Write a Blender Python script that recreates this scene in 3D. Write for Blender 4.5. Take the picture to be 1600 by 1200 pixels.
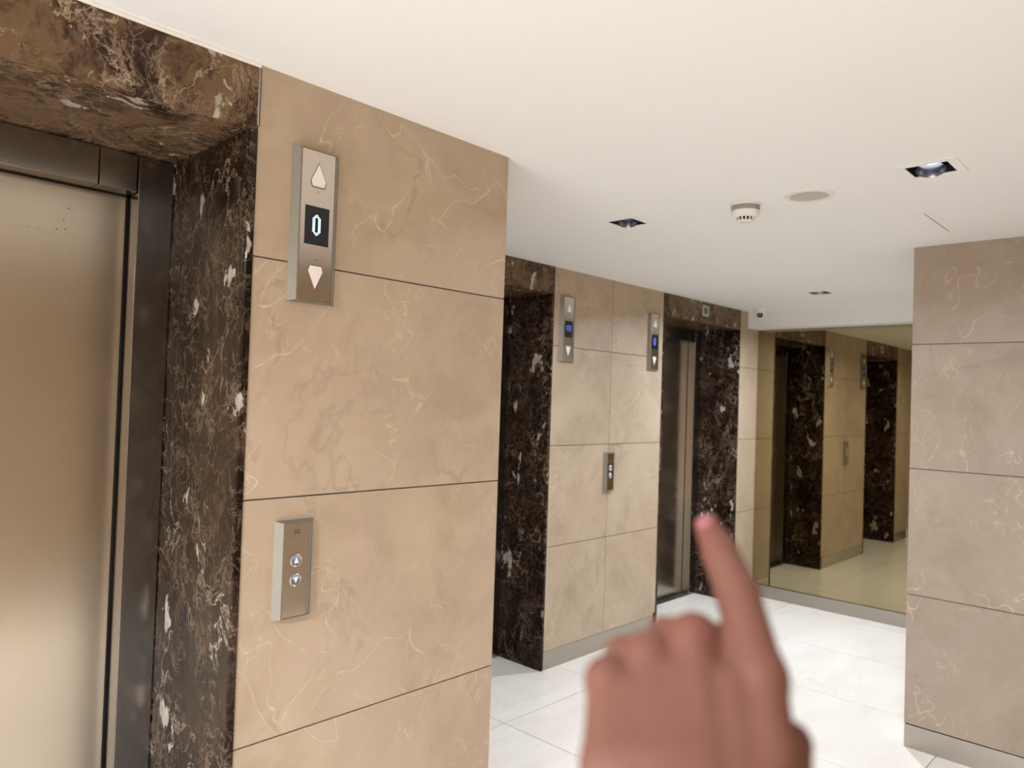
import bpy, bmesh, math, random
import numpy as np
from mathutils import Vector, Matrix

for o in list(bpy.data.objects):
    bpy.data.objects.remove(o)
random.seed(7)
SC = bpy.context.scene
COL = SC.collection

# ------------------------------------------------------------------ camera, world, exposure
cam_data = bpy.data.cameras.new('camera')
cam_data.sensor_fit = 'HORIZONTAL'
cam_data.sensor_width = 36.0
cam_data.lens = 26.23
cam_data.clip_start = 0.02
cam_data.dof.use_dof = True
cam_data.dof.focus_distance = 2.1
cam_data.dof.aperture_fstop = 3.9
cam = bpy.data.objects.new('camera', cam_data)
COL.objects.link(cam)
cam.location = (0.0, 0.0, 1.6)
cam.rotation_euler = (1.59182, -0.03314, -0.81138)
SC.camera = cam

world = bpy.data.worlds.new('world')
SC.world = world
world.use_nodes = True
world.node_tree.nodes['Background'].inputs[0].default_value = (1.0, 0.97, 0.93, 1)
world.node_tree.nodes['Background'].inputs[1].default_value = 3.0

SC.view_settings.view_transform = 'Standard'
SC.view_settings.look = 'None'
SC.view_settings.gamma = 1.0
SC.view_settings.use_curve_mapping = False
SC.view_settings.exposure = 0.49
SC.cycles.max_bounces = 14
SC.cycles.diffuse_bounces = 8
SC.cycles.glossy_bounces = 8
SC.cycles.sample_clamp_indirect = 6.0
SC.cycles.use_denoising = True

LAMP_W = (10.0, 15.0, 32.0, 84.0, 88.0, 65.0)           # watts of the downlights in view, then of the added fill lamps
LAMP_COLOR = (0.885, 0.985, 1.115)

# ------------------------------------------------------------------ dimensions (metres)
CEIL = 2.405
Y_NEAR, Y_FAR = 1.725, 2.898
X_MIRROR = 6.11
JOINTS = [0.11, 0.728, 1.332, 1.932, CEIL]

# ------------------------------------------------------------------ materials
def new_mat(name):
    m = bpy.data.materials.new(name)
    m.use_nodes = True
    nt = m.node_tree
    b = nt.nodes['Principled BSDF']
    return m, nt, b

def nd(nt, kind, **kw):
    n = nt.nodes.new(kind)
    for k, v in kw.items():
        if k.startswith('i_'):
            key = k[2:]
            key = int(key) if key.isdigit() else key.replace('_', ' ')
            n.inputs[key].default_value = v
        else:
            setattr(n, k, v)
    return n

def ramp(nt, src, stops, interp='LINEAR'):
    r = nt.nodes.new('ShaderNodeValToRGB')
    r.color_ramp.interpolation = interp
    e = r.color_ramp.elements
    while len(e) < len(stops):
        e.new(0.5)
    for q, (p, c) in zip(e, stops):
        q.position = p
        q.color = (c, c, c, 1) if isinstance(c, (int, float)) else (*c, 1)
    nt.links.new(src, r.inputs[0])
    return r.outputs[0]

def mathn(nt, op, a, b=None, c=None):
    n = nt.nodes.new('ShaderNodeMath')
    n.operation = op
    for i, v in enumerate((a, b, c)):
        if v is None:
            continue
        if isinstance(v, (int, float)):
            n.inputs[i].default_value = v
        else:
            nt.links.new(v, n.inputs[i])
    return n.outputs[0]

def mix(nt, fac, a, b, blend='MIX'):
    n = nt.nodes.new('ShaderNodeMix')
    n.data_type = 'RGBA'
    n.blend_type = blend
    for i, v in ((0, fac), (6, a), (7, b)):
        if isinstance(v, (int, float)):
            n.inputs[i].default_value = v
        elif isinstance(v, tuple):
            n.inputs[i].default_value = (*v, 1)
        else:
            nt.links.new(v, n.inputs[i])
    return n.outputs[2]

def coords(nt, scale=(1, 1, 1), warp=0.0, warp_scale=3.0, offset=True):
    """Object-space position, shifted by the slab's own offset, optionally warped by noise."""
    tc = nt.nodes.new('ShaderNodeTexCoord')
    v = tc.outputs['Object']
    if offset:
        at = nd(nt, 'ShaderNodeAttribute', attribute_name='slab')
        ad = nd(nt, 'ShaderNodeVectorMath', operation='ADD')
        nt.links.new(v, ad.inputs[0]); nt.links.new(at.outputs['Vector'], ad.inputs[1])
        v = ad.outputs[0]
    mp = nd(nt, 'ShaderNodeMapping')
    mp.inputs['Scale'].default_value = scale
    nt.links.new(v, mp.inputs['Vector'])
    v = mp.outputs[0]
    if warp:
        nz = nd(nt, 'ShaderNodeTexNoise', i_Scale=warp_scale, i_Detail=4.0)
        nt.links.new(v, nz.inputs['Vector'])
        s = nd(nt, 'ShaderNodeVectorMath', operation='MULTIPLY_ADD')
        s.inputs[1].default_value = (warp, warp, warp)
        nt.links.new(nz.outputs['Color'], s.inputs[0]); nt.links.new(v, s.inputs[2])
        v = s.outputs[0]
    return v

def noise(nt, v, scale, detail=4.0, rough=0.55, dist=0.0):
    n = nd(nt, 'ShaderNodeTexNoise', i_Scale=scale, i_Detail=detail, i_Roughness=rough, i_Distortion=dist)
    nt.links.new(v, n.inputs['Vector'])
    return n.outputs['Fac']

def crack(nt, v, scale, width):
    n = nd(nt, 'ShaderNodeTexVoronoi', feature='DISTANCE_TO_EDGE', i_Scale=scale)
    nt.links.new(v, n.inputs['Vector'])
    return ramp(nt, n.outputs['Distance'], [(0.0, 1.0), (width, 0.0)])

def ridge(nt, fac, width):
    d = mathn(nt, 'ABSOLUTE', mathn(nt, 'SUBTRACT', fac, 0.5))
    return ramp(nt, d, [(0.0, 1.0), (width, 0.0)])

def mat_beige(name='beige_marble', tint=(1, 1, 1)):
    m, nt, b = new_mat(name)
    v = coords(nt)
    vw = coords(nt, warp=0.35, warp_scale=2.2)
    soft = noise(nt, vw, 3.2, 7, 0.6, 0.6)
    col = ramp(nt, soft, [(0.28, (0.372, 0.281, 0.190)), (0.5, (0.442, 0.342, 0.239)), (0.75, (0.498, 0.393, 0.283))])
    hue = noise(nt, v, 1.6, 2)
    col = mix(nt, ramp(nt, hue, [(0.42, 0.0), (0.68, 0.4)]), col, (0.445, 0.327, 0.254))
    # long dark hairlines
    dark = mathn(nt, 'MULTIPLY', ridge(nt, noise(nt, coords(nt, (1, 1, 0.7), 0.25, 3.0), 1.9, 5, 0.55), 0.012),
                 ramp(nt, noise(nt, v, 2.1, 2), [(0.48, 0.0), (0.6, 0.45)]))
    col = mix(nt, dark, col, (0.305, 0.226, 0.152))
    # pale veins: long broken diagonals, fine threads and small patches of crackle
    def turned(angle, sc, warp, ws):
        q = coords(nt, (1, 1, 1), warp, ws)
        r_ = nd(nt, 'ShaderNodeMapping', vector_type='TEXTURE')
        r_.inputs['Rotation'].default_value = (math.radians(angle), math.radians(angle), 0.3)
        r_.inputs['Scale'].default_value = sc
        nt.links.new(q, r_.inputs['Vector'])
        return r_.outputs[0]
    speck = ramp(nt, noise(nt, v, 48.0, 3, 0.7), [(0.36, 0.15), (0.60, 1.0)])
    def patch(scale, a, b_, amount):
        return mathn(nt, 'MULTIPLY', speck, ramp(nt, noise(nt, v, scale, 3), [(a, 0.0), (b_, amount)]))
    v1 = mathn(nt, 'MULTIPLY', ridge(nt, noise(nt, turned(38, (0.17, 0.17, 2.6), 0.025, 6.0), 1.0, 2, 0.4), 0.0045), patch(2.3, 0.47, 0.60, 0.8))
    v2 = mathn(nt, 'MULTIPLY', ridge(nt, noise(nt, turned(-28, (0.22, 0.22, 1.9), 0.04, 6.0), 1.0, 2, 0.4), 0.004), patch(3.1, 0.50, 0.63, 0.6))
    v3 = mathn(nt, 'MULTIPLY', crack(nt, coords(nt, (1, 1, 0.8), 0.16, 7.0), 13.0, 0.016), patch(3.8, 0.53, 0.68, 0.6))
    v4 = mathn(nt, 'MULTIPLY', ridge(nt, noise(nt, coords(nt, (1, 1, 0.8), 0.2, 4.0), 2.4, 7, 0.66, 0.2), 0.0035), patch(4.6, 0.50, 0.64, 0.7))
    v3 = mathn(nt, 'MAXIMUM', v3, v4)
    cloud = ramp(nt, noise(nt, turned(38, (0.5, 0.5, 1.2), 0.25, 3.0), 2.6, 6, 0.62), [(0.44, 0.0), (0.68, 0.30)])
    col = mix(nt, cloud, col, (0.535, 0.432, 0.318))
    pale = mathn(nt, 'MAXIMUM', mathn(nt, 'MAXIMUM', v1, v2), v3)
    col = mix(nt, 1.0, col, tint, 'MULTIPLY')
    col = mix(nt, pale, col, (0.732, 0.610, 0.476))
    nt.links.new(col, b.inputs['Base Color'])
    b.inputs['Roughness'].default_value = 0.42
    b.inputs['Specular IOR Level'].default_value = 0.3
    return m

def mat_dark(name, light, zs):
    """Brown brecciated marble; 'light' = how much of the pale brown ground the slab has."""
    m, nt, b = new_mat(name)
    sc = (1, 1, zs)
    v = coords(nt, sc)
    vw = coords(nt, sc, 0.13, 8.0)
    vb = coords(nt, sc, 0.22, 3.5)
    big = noise(nt, vb, 5.0, 5, 0.6, 0.6)
    fine = noise(nt, vw, 26.0, 8, 0.72, 0.5)
    base = mathn(nt, 'ADD', mathn(nt, 'MULTIPLY', big, 0.6), mathn(nt, 'MULTIPLY', fine, 0.4))
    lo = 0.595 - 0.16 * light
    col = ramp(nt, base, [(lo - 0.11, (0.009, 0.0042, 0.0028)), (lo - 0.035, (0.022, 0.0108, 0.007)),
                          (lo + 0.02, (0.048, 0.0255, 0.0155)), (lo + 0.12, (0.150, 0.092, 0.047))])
    # tangled tan threads around the breccia pieces
    def on(sc_, a0, a1, amount, det=3):
        return ramp(nt, noise(nt, v, sc_, det), [(a0, 0.0), (a1, amount)])
    t1 = mathn(nt, 'MULTIPLY', ridge(nt, noise(nt, vw, 8.5, 6, 0.62, 0.9), 0.016), on(6.0, 0.40, 0.54, 0.85))
    t2 = mathn(nt, 'MULTIPLY', ridge(nt, noise(nt, coords(nt, sc, 0.1, 16.0), 19.0, 4, 0.6, 1.0), 0.026), on(7.0, 0.42, 0.58, 0.75))
    t3 = mathn(nt, 'MULTIPLY', crack(nt, coords(nt, sc, 0.11, 18.0), 15.0, 0.03), on(5.0, 0.44, 0.56, 0.8))
    thr = mathn(nt, 'MAXIMUM', mathn(nt, 'MAXIMUM', t1, t2), t3)
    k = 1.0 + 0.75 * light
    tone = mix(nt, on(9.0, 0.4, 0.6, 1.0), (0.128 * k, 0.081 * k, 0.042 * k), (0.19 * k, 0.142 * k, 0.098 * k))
    col = mix(nt, thr, col, tone)
    # long pale veins
    rv = mathn(nt, 'MULTIPLY', ridge(nt, noise(nt, coords(nt, sc, 0.2, 5.0), 3.0, 9, 0.62, 0.3), 0.006), on(4.0, 0.47, 0.58, 0.85, 2))
    col = mix(nt, rv, col, (0.47, 0.37, 0.28))
    # milky quartz blobs
    q = coords(nt, (sc[0] * 1.25, sc[1] * 1.25, sc[2] * 0.9), 0.06, 16.0)
    bl = ramp(nt, noise(nt, q, 8.5, 5, 0.56, 0.4), [(0.635, 0.0), (0.65, 0.95)])
    col = mix(nt, bl, col, mix(nt, on(30.0, 0.4, 0.6, 1.0), (0.36, 0.31, 0.26), (0.50, 0.45, 0.39)))
    nt.links.new(col, b.inputs['Base Color'])
    b.inputs['Roughness'].default_value = 0.15
    b.inputs['Specular IOR Level'].default_value = 0.17
    return m

def mat_floor():
    m, nt, b = new_mat('cream_porcelain')
    v = coords(nt, (1, 1, 1))
    soft = noise(nt, coords(nt, (0.8, 2.0, 1), 0.3, 2.0), 2.4, 6, 0.55, 0.4)
    col = ramp(nt, soft, [(0.3, (0.745, 0.69, 0.62)), (0.7, (0.82, 0.78, 0.715))])
    vein = mathn(nt, 'MULTIPLY', ridge(nt, noise(nt, coords(nt, (0.7, 1.5, 1), 0.35, 2.0), 1.8, 6, 0.6), 0.01),
                 ramp(nt, noise(nt, v, 1.7, 2), [(0.45, 0.0), (0.62, 0.35)]))
    col = mix(nt, vein, col, (0.6, 0.55, 0.49))
    nt.links.new(col, b.inputs['Base Color'])
    b.inputs['Roughness'].default_value = 0.22
    b.inputs['Specular IOR Level'].default_value = 0.4
    return m

def mat_plain(name, col, rough=0.5, metal=0.0, spec=0.5, emit=0.0, ecol=None, bump=0.0, coat=0.0, vary=0.02, scale=60.0):
    m, nt, b = new_mat(name)
    v = coords(nt, offset=False)
    n = noise(nt, v, scale, 2)
    c = mix(nt, ramp(nt, n, [(0.3, 0.0), (0.7, 1.0)]), tuple(x * (1 - vary) for x in col), tuple(min(1, x * (1 + vary)) for x in col))
    nt.links.new(c, b.inputs['Base Color'])
    b.inputs['Roughness'].default_value = rough
    b.inputs['Metallic'].default_value = metal
    b.inputs['Specular IOR Level'].default_value = spec
    b.inputs['Coat Weight'].default_value = coat
    if emit:
        b.inputs['Emission Color'].default_value = (*(ecol or col), 1)
        b.inputs['Emission Strength'].default_value = emit
    if bump:
        bp = nd(nt, 'ShaderNodeBump', i_Strength=bump, i_Distance=0.002)
        nt.links.new(noise(nt, v, 220.0, 3), bp.inputs['Height'])
        nt.links.new(bp.outputs[0], b.inputs['Normal'])
    return m

def mat_steel(name, col, rough, streak=(1, 1, 260), bump=0.03, spots=False):
    m, nt, b = new_mat(name)
    v = coords(nt, streak, offset=False)
    n = noise(nt, v, 3.0, 3)
    vo = coords(nt, offset=False)
    cl = noise(nt, vo, 2.2, 3)
    c = mix(nt, ramp(nt, n, [(0.3, 0.0), (0.7, 1.0)]), tuple(x * 0.965 for x in col), tuple(x * 1.03 for x in col))
    if spots:
        # small dried splashes high on the panel
        dots = nd(nt, 'ShaderNodeTexVoronoi', i_Scale=46.0)
        nt.links.new(vo, dots.inputs['Vector'])
        sp = mathn(nt, 'MULTIPLY', ramp(nt, dots.outputs['Distance'], [(0.08, 1.0), (0.14, 0.0)]),
                   ramp(nt, noise(nt, vo, 14.0, 2), [(0.50, 0.0), (0.54, 0.8)]))
        sx = nd(nt, 'ShaderNodeSeparateXYZ')
        nt.links.new(vo, sx.inputs[0])
        band = ramp(nt, mathn(nt, 'SUBTRACT', sx.outputs['Z'], 1.5), [(0.44, 0.0), (0.47, 1.0), (0.58, 1.0), (0.60, 0.0)])
        c = mix(nt, mathn(nt, 'MULTIPLY', sp, band), c, (0.10, 0.075, 0.055))
    nt.links.new(c, b.inputs['Base Color'])
    b.inputs['Metallic'].default_value = 1.0
    r = mathn(nt, 'MULTIPLY_ADD', cl, 0.10, rough - 0.05)
    nt.links.new(r, b.inputs['Roughness'])
    bp = nd(nt, 'ShaderNodeBump', i_Strength=bump, i_Distance=0.001)
    nt.links.new(n, bp.inputs['Height'])
    nt.links.new(bp.outputs[0], b.inputs['Normal'])
    return m

def mat_mirror():
    m, nt, b = new_mat('bronze_mirror_glass')
    n = noise(nt, coords(nt, offset=False), 1.0, 1)
    c = mix(nt, n, (0.385, 0.330, 0.205), (0.395, 0.338, 0.210))
    nt.links.new(c, b.inputs['Base Color'])
    b.inputs['Metallic'].default_value = 1.0
    b.inputs['Roughness'].default_value = 0.012
    return m

def mat_skin():
    m, nt, b = new_mat('skin')
    v = coords(nt, offset=False)
    at = nd(nt, 'ShaderNodeAttribute', attribute_name='flush')
    col = mix(nt, noise(nt, v, 45.0, 4), (0.138, 0.056, 0.0375), (0.162, 0.068, 0.046))
    col = mix(nt, mathn(nt, 'MULTIPLY', at.outputs['Fac'], 0.75), col, (0.165, 0.046, 0.037))
    pores = noise(nt, v, 900.0, 2)
    nt.links.new(col, b.inputs['Base Color'])
    b.inputs['Roughness'].default_value = 0.6
    b.inputs['Specular IOR Level'].default_value = 0.3
    b.inputs['Subsurface Weight'].default_value = 0.25
    b.inputs['Subsurface Radius'].default_value = (1.0, 0.35, 0.2)
    b.inputs['Subsurface Scale'].default_value = 0.004
    bp = nd(nt, 'ShaderNodeBump', i_Strength=0.15, i_Distance=0.0004)
    nt.links.new(pores, bp.inputs['Height'])
    nt.links.new(bp.outputs[0], b.inputs['Normal'])
    return m

M = dict(
    beige=mat_beige(),
    beige_pink=mat_beige('pinkish_beige_marble', (0.79, 0.81, 0.88)),
    grout=mat_plain('grey_grout', (0.12, 0.105, 0.085), 0.8),
    floor=mat_floor(),
    floor_grout=mat_plain('floor_grout', (0.30, 0.255, 0.20), 0.8),
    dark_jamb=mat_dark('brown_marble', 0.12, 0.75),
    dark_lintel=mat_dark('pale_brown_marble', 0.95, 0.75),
    ceiling=mat_plain('ceiling_paint', (0.855, 0.86, 0.86), 0.75, spec=0.2, vary=0.004, scale=3.0),
    bulkhead=mat_plain('bulkhead_paint', (0.80, 0.80, 0.80), 0.7, spec=0.2),
    caulk=mat_plain('white_caulk', (0.85, 0.82, 0.77), 0.5),
    steel=mat_steel('brushed_steel', (0.52, 0.455, 0.37), 0.24, spots=True),
    steel_frame=mat_steel('brushed_steel_frame', (0.30, 0.285, 0.27), 0.2),
    steel_base=mat_steel('baseboard_steel', (0.44, 0.405, 0.365), 0.33, streak=(1, 1, 200)),
    trim_edge=mat_steel('edge_steel', (0.40, 0.37, 0.34), 0.3),
    plate=mat_steel('panel_steel', (0.62, 0.545, 0.465), 0.13, streak=(240, 240, 1)),
    anodised=mat_plain('anodised_aluminium', (0.25, 0.23, 0.195), 0.5, metal=0.6),
    sill=mat_steel('sill_metal', (0.30, 0.29, 0.29), 0.40),
    black=mat_plain('black_gap', (0.006, 0.005, 0.005), 0.6),
    screen=mat_plain('black_screen', (0.006, 0.007, 0.010), 0.18),
    led_white=mat_plain('white_led', (0.55, 0.78, 1.0), 0.4, emit=0.8, ecol=(0.60, 0.85, 1.0)),
    led_blue=mat_plain('blue_led', (0.12, 0.2, 1.0), 0.4, emit=0.75, ecol=(0.16, 0.24, 1.0)),
    arrow=mat_plain('white_arrow_lens', (0.82, 0.775, 0.73), 0.35),
    arrow_rim=mat_plain('arrow_gasket', (0.16, 0.13, 0.11), 0.6),
    button=mat_plain('satin_chrome', (0.38, 0.385, 0.41), 0.3, metal=1.0),
    arrow_lit=mat_plain('lit_button_arrow', (0.5, 0.56, 0.8), 0.4, emit=0.42, ecol=(0.58, 0.66, 1.0)),
    etch=mat_plain('dark_print', (0.05, 0.03, 0.018), 0.6),
    mirror=mat_mirror(),
    lamp_black=mat_plain('matt_black', (0.008, 0.008, 0.009), 0.7),
    reflector=mat_plain('blue_grey_chrome', (0.30, 0.325, 0.40), 0.24, metal=1.0),
    lamp=mat_plain('lamp_lens', (1, 0.97, 0.92), 0.3, emit=1.3, ecol=(1.0, 0.98, 0.95)),
    lamp_dim=mat_plain('lamp_lens_dim', (0.55, 0.6, 0.72), 0.25, emit=0.03, ecol=(0.75, 0.8, 1.0)),
    white=mat_plain('white_plastic', (0.80, 0.78, 0.74), 0.4),
    grey_band=mat_plain('grey_band', (0.30, 0.28, 0.26), 0.4),
    grille=mat_plain('speaker_grille', (0.50, 0.485, 0.45), 0.6, bump=0.5),
    lens=mat_plain('camera_lens', (0.01, 0.01, 0.012), 0.08),
    lens_glint=mat_plain('camera_lens_glass', (0.10, 0.11, 0.12), 0.05),
    sign=mat_plain('sign_frame', (0.56, 0.54, 0.50), 0.5),
    sign_face=mat_plain('sign_face', (0.20, 0.235, 0.20), 0.4),
    sign_mark=mat_plain('sign_print', (0.045, 0.045, 0.04), 0.6),
    skin=mat_skin(),
    nail=mat_plain('fingernail', (0.27, 0.092, 0.098), 0.28, spec=0.5),
)

# ------------------------------------------------------------------ building helpers
def tag(o, label=None, cat=None, group=None, kind=None):
    for k, v in (('label', label), ('category', cat), ('group', group), ('kind', kind)):
        if v:
            o[k] = v
    return o

def empty(name, loc=(0, 0, 0), rotz=0.0):
    o = bpy.data.objects.new(name, None)
    o.empty_display_size = 0.1
    COL.objects.link(o)
    o.location = loc
    o.rotation_euler = (0, 0, rotz)
    return o

def obj(name, bm, mats, parent=None, smooth=False, bevel=0.0, segs=2):
    me = bpy.data.meshes.new(name)
    bmesh.ops.recalc_face_normals(bm, faces=bm.faces)
    if smooth:
        for f in bm.faces:
            f.smooth = True
    bm.to_mesh(me)
    bm.free()
    for m in (mats if isinstance(mats, (list, tuple)) else [mats]):
        me.materials.append(M[m])
    o = bpy.data.objects.new(name, me)
    COL.objects.link(o)
    if parent:
        o.parent = parent
    if smooth:
        try:
            me.set_sharp_from_angle(angle=math.radians(38))
        except Exception:
            pass
    if bevel:
        md = o.modifiers.new('bevel', 'BEVEL')
        md.width = bevel
        md.segments = segs
        md.limit_method = 'ANGLE'
    return o

def NB():
    bm = bmesh.new()
    bm.faces.layers.float_vector.new('slab')
    return bm

def slab_off(seed):
    r = random.Random(seed)
    return Vector((r.uniform(-9, 9), r.uniform(-9, 9), r.uniform(-9, 9)))

def box(bm, a, b, mi=0, seed=None):
    x0, y0, z0 = (min(p, q) for p, q in zip(a, b))
    x1, y1, z1 = (max(p, q) for p, q in zip(a, b))
    vs = [bm.verts.new(p) for p in ((x0, y0, z0), (x1, y0, z0), (x1, y1, z0), (x0, y1, z0),
                                    (x0, y0, z1), (x1, y0, z1), (x1, y1, z1), (x0, y1, z1))]
    lay = bm.faces.layers.float_vector.get('slab')
    off = slab_off(seed) if seed is not None else None
    for q in ((0, 3, 2, 1), (4, 5, 6, 7), (0, 1, 5, 4), (1, 2, 6, 5), (2, 3, 7, 6), (3, 0, 4, 7)):
        f = bm.faces.new([vs[i] for i in q])
        f.material_index = mi
        if off is not None and lay is not None:
            f[lay] = off

def lathe(bm, prof, seg=40, c=(0, 0, 0), mi=0):
    """prof: list of (radius, z); radius 0 closes to a point."""
    rings = []
    for r, z in prof:
        if r < 1e-6:
            rings.append([bm.verts.new((c[0], c[1], c[2] + z))])
        else:
            rings.append([bm.verts.new((c[0] + r * math.cos(2 * math.pi * k / seg), c[1] + r * math.sin(2 * math.pi * k / seg), c[2] + z))
                          for k in range(seg)])
    for A, B in zip(rings, rings[1:]):
        for k in range(seg):
            k2 = (k + 1) % seg
            if len(A) == 1 and len(B) == 1:
                continue
            if len(A) == 1:
                f = bm.faces.new((A[0], B[k], B[k2]))
            elif len(B) == 1:
                f = bm.faces.new((A[k], A[k2], B[0]))
            else:
                f = bm.faces.new((A[k], A[k2], B[k2], B[k]))
            f.material_index = mi

def prism(bm, pts, y0, y1, mi=0):
    """Polygon in the XZ plane extruded from y0 to y1."""
    A = [bm.verts.new((x, y0, z)) for x, z in pts]
    B = [bm.verts.new((x, y1, z)) for x, z in pts]
    n = len(pts)
    fs = [bm.faces.new(A), bm.faces.new(list(reversed(B)))]
    for i in range(n):
        j = (i + 1) % n
        fs.append(bm.faces.new((A[i], B[i], B[j], A[j])))
    for f in fs:
        f.material_index = mi

GAP = 0.0042
_tile_seed = [100]
def tile_wall(bm, axis, face, back, u, z):
    """Stone tiles: axis 'y' = wall facing along Y (u = x edges), axis 'x' = wall facing along X (u = y edges).
    face is the tile front coordinate, back the rear of the wall body."""
    s = 1 if back > face else -1
    g = GAP / 2
    for i in range(len(u) - 1):
        for k in range(len(z) - 1):
            _tile_seed[0] += 1
            u0 = u[i] + (g if i > 0 else 0)
            u1 = u[i + 1] - (g if i < len(u) - 2 else 0)
            z0, z1 = z[k] + (g if k > 0 else 0), z[k + 1] - (g if k < len(z) - 2 else 0)
            if axis == 'y':
                box(bm, (u0, face, z0), (u1, face + s * 0.012, z1), 0, _tile_seed[0])
            else:
                box(bm, (face, u0, z0), (face + s * 0.012, u1, z1), 0, _tile_seed[0])
    f2 = face + s * 0.0035
    e = 0.0008
    if axis == 'y':
        box(bm, (u[0] + e, f2, z[0] + e), (u[-1] - e, back, z[-1]), 1)
    else:
        box(bm, (f2, u[0] + e, z[0] + e), (back, u[-1] - e, z[-1]), 1)
# ------------------------------------------------------------------ the setting
BIG_X0 = -6.0
Y_BACKWALL = -0.66
DL = [(2.705, 0.700), (2.733, 1.922), (5.153, 2.005)]       # downlights in view
DL_FILL = [(-1.45, 0.45), (-3.0, 0.45), (-4.6, 0.45)]        # unseen fill lamps added behind the viewpoint to light the lobby
HOLE = 0.0635

def grid_edges(lo, hi, holes):
    e = {lo, hi}
    for c in holes:
        e.add(c - HOLE); e.add(c + HOLE)
    return sorted(e)

# ceiling: a slab with square openings for the lamps
bm = NB()
xs = grid_edges(BIG_X0, 6.3, [p[0] for p in DL + DL_FILL])
ys = grid_edges(Y_BACKWALL - 0.1, 3.45, [p[1] for p in DL + DL_FILL])
vmap = {}
def cv(x, y):
    if (x, y) not in vmap:
        vmap[(x, y)] = bm.verts.new((x, y, CEIL))
    return vmap[(x, y)]
for i in range(len(xs) - 1):
    for j in range(len(ys) - 1):
        mx, my = (xs[i] + xs[i + 1]) / 2, (ys[j] + ys[j + 1]) / 2
        if any(abs(mx - a) < HOLE and abs(my - b) < HOLE for a, b in DL + DL_FILL):
            continue
        bm.faces.new((cv(xs[i], ys[j]), cv(xs[i + 1], ys[j]), cv(xs[i + 1], ys[j + 1]), cv(xs[i], ys[j + 1])))
r = bmesh.ops.extrude_face_region(bm, geom=list(bm.faces))
for v in r['geom']:
    if isinstance(v, bmesh.types.BMVert):
        v.co.z += 0.012
ceil = obj('ceiling', bm, 'ceiling')
tag(ceil, 'smooth white painted ceiling with recessed square lamps', 'ceiling', kind='structure')

# floor: large cream tiles
bm = NB()
tx = [BIG_X0] + [2.71 + 0.81 * k for k in range(-10, 5)] + [6.3]
ty = [-0.8, 0.95, 2.55, 3.6]
for i in range(len(tx) - 1):
    for j in range(len(ty) - 1):
        _tile_seed[0] += 1
        box(bm, (tx[i] + 0.002, ty[j] + 0.002, -0.012), (tx[i + 1] - 0.002, ty[j + 1] - 0.002, 0.0), 0, _tile_seed[0])
box(bm, (BIG_X0, -0.8, -0.03), (6.3, 3.6, -0.0018), 1)
fl = obj('floor', bm, ['floor', 'floor_grout'])
tag(fl, 'polished cream floor of large rectangular tiles', 'floor', kind='structure')

P1 = (-0.284, 0.856)      # clear openings of the three lift portals
P2 = (2.300, 3.371)
P3 = (4.618, 5.758)
ED = 0.021                # thickness of the marble jamb slabs

# near wall: tiled pier beside the first lift, its return, and the wall left of the lift
bm = NB()
tile_wall(bm, 'y', Y_NEAR, Y_NEAR + 0.10, [P1[1] + ED, 1.762], JOINTS)
tile_wall(bm, 'x', 1.762, 1.662, [Y_NEAR + 0.0121, 2.32, Y_FAR], JOINTS)
tile_wall(bm, 'y', Y_NEAR, Y_NEAR + 0.10, [-6.0 + 0.6 * k for k in range(10)] + [P1[0] - ED], JOINTS)
tag(obj('wall_near', bm, ['beige', 'grout']), 'nearest beige marble pier, right of the first lift', 'wall', kind='structure')

# far wall between the second and third lift, and its ends
bm = NB()
tile_wall(bm, 'y', Y_FAR, Y_FAR + 0.10, [1.7625, P2[0] - ED], JOINTS)
tile_wall(bm, 'y', Y_FAR, Y_FAR + 0.10, [P2[1] + ED, 3.985, P3[0] - ED], JOINTS)
tile_wall(bm, 'y', Y_FAR, Y_FAR + 0.10, [P3[1] + ED, X_MIRROR + 0.005], JOINTS)
tag(obj('wall_left', bm, ['beige', 'grout']), 'beige tiled wall between the two far lifts', 'wall', kind='structure')

bm = NB()
box(bm, (X_MIRROR + 0.0065, 1.0, 0.0), (X_MIRROR + 0.12, 3.4, CEIL), 0, 5)
tag(obj('wall_end', bm, ['beige']), 'end wall behind the bronze mirror', 'wall', kind='structure')

bm = NB()
tile_wall(bm, 'x', 3.96, 4.06, [Y_BACKWALL, -0.11, 0.49, 1.09], [0.113] + JOINTS[1:])
tile_wall(bm, 'y', 1.09, 0.99, [3.9722, 4.56, 5.16, 5.76, X_MIRROR + 0.006], JOINTS)
tag(obj('wall_right', bm, ['beige_pink', 'grout']), 'pinkish beige marble pier at the right', 'wall', kind='structure')

bm = NB()
tile_wall(bm, 'y', Y_BACKWALL, Y_BACKWALL - 0.1, [-6.0 + 0.6 * k for k in range(17)] + [3.955], JOINTS)
tag(obj('wall_front', bm, ['beige', 'grout']), 'beige tiled wall facing the first lift', 'wall', kind='structure')

# end of the lobby behind the camera: wall with an unglazed opening added to let light in
bm = NB()
box(bm, (BIG_X0 - 0.1, Y_BACKWALL, 2.25), (BIG_X0, Y_NEAR, CEIL), 0, 3)
box(bm, (BIG_X0 - 0.1, Y_BACKWALL, 0), (BIG_X0, -0.40, 2.25), 0, 4)
box(bm, (BIG_X0 - 0.1, 1.45, 0), (BIG_X0, Y_NEAR, 2.25), 0, 6)
tag(obj('wall_rear', bm, ['beige']), 'unseen end wall with an opening added to let light in', 'wall', kind='structure')

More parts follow.
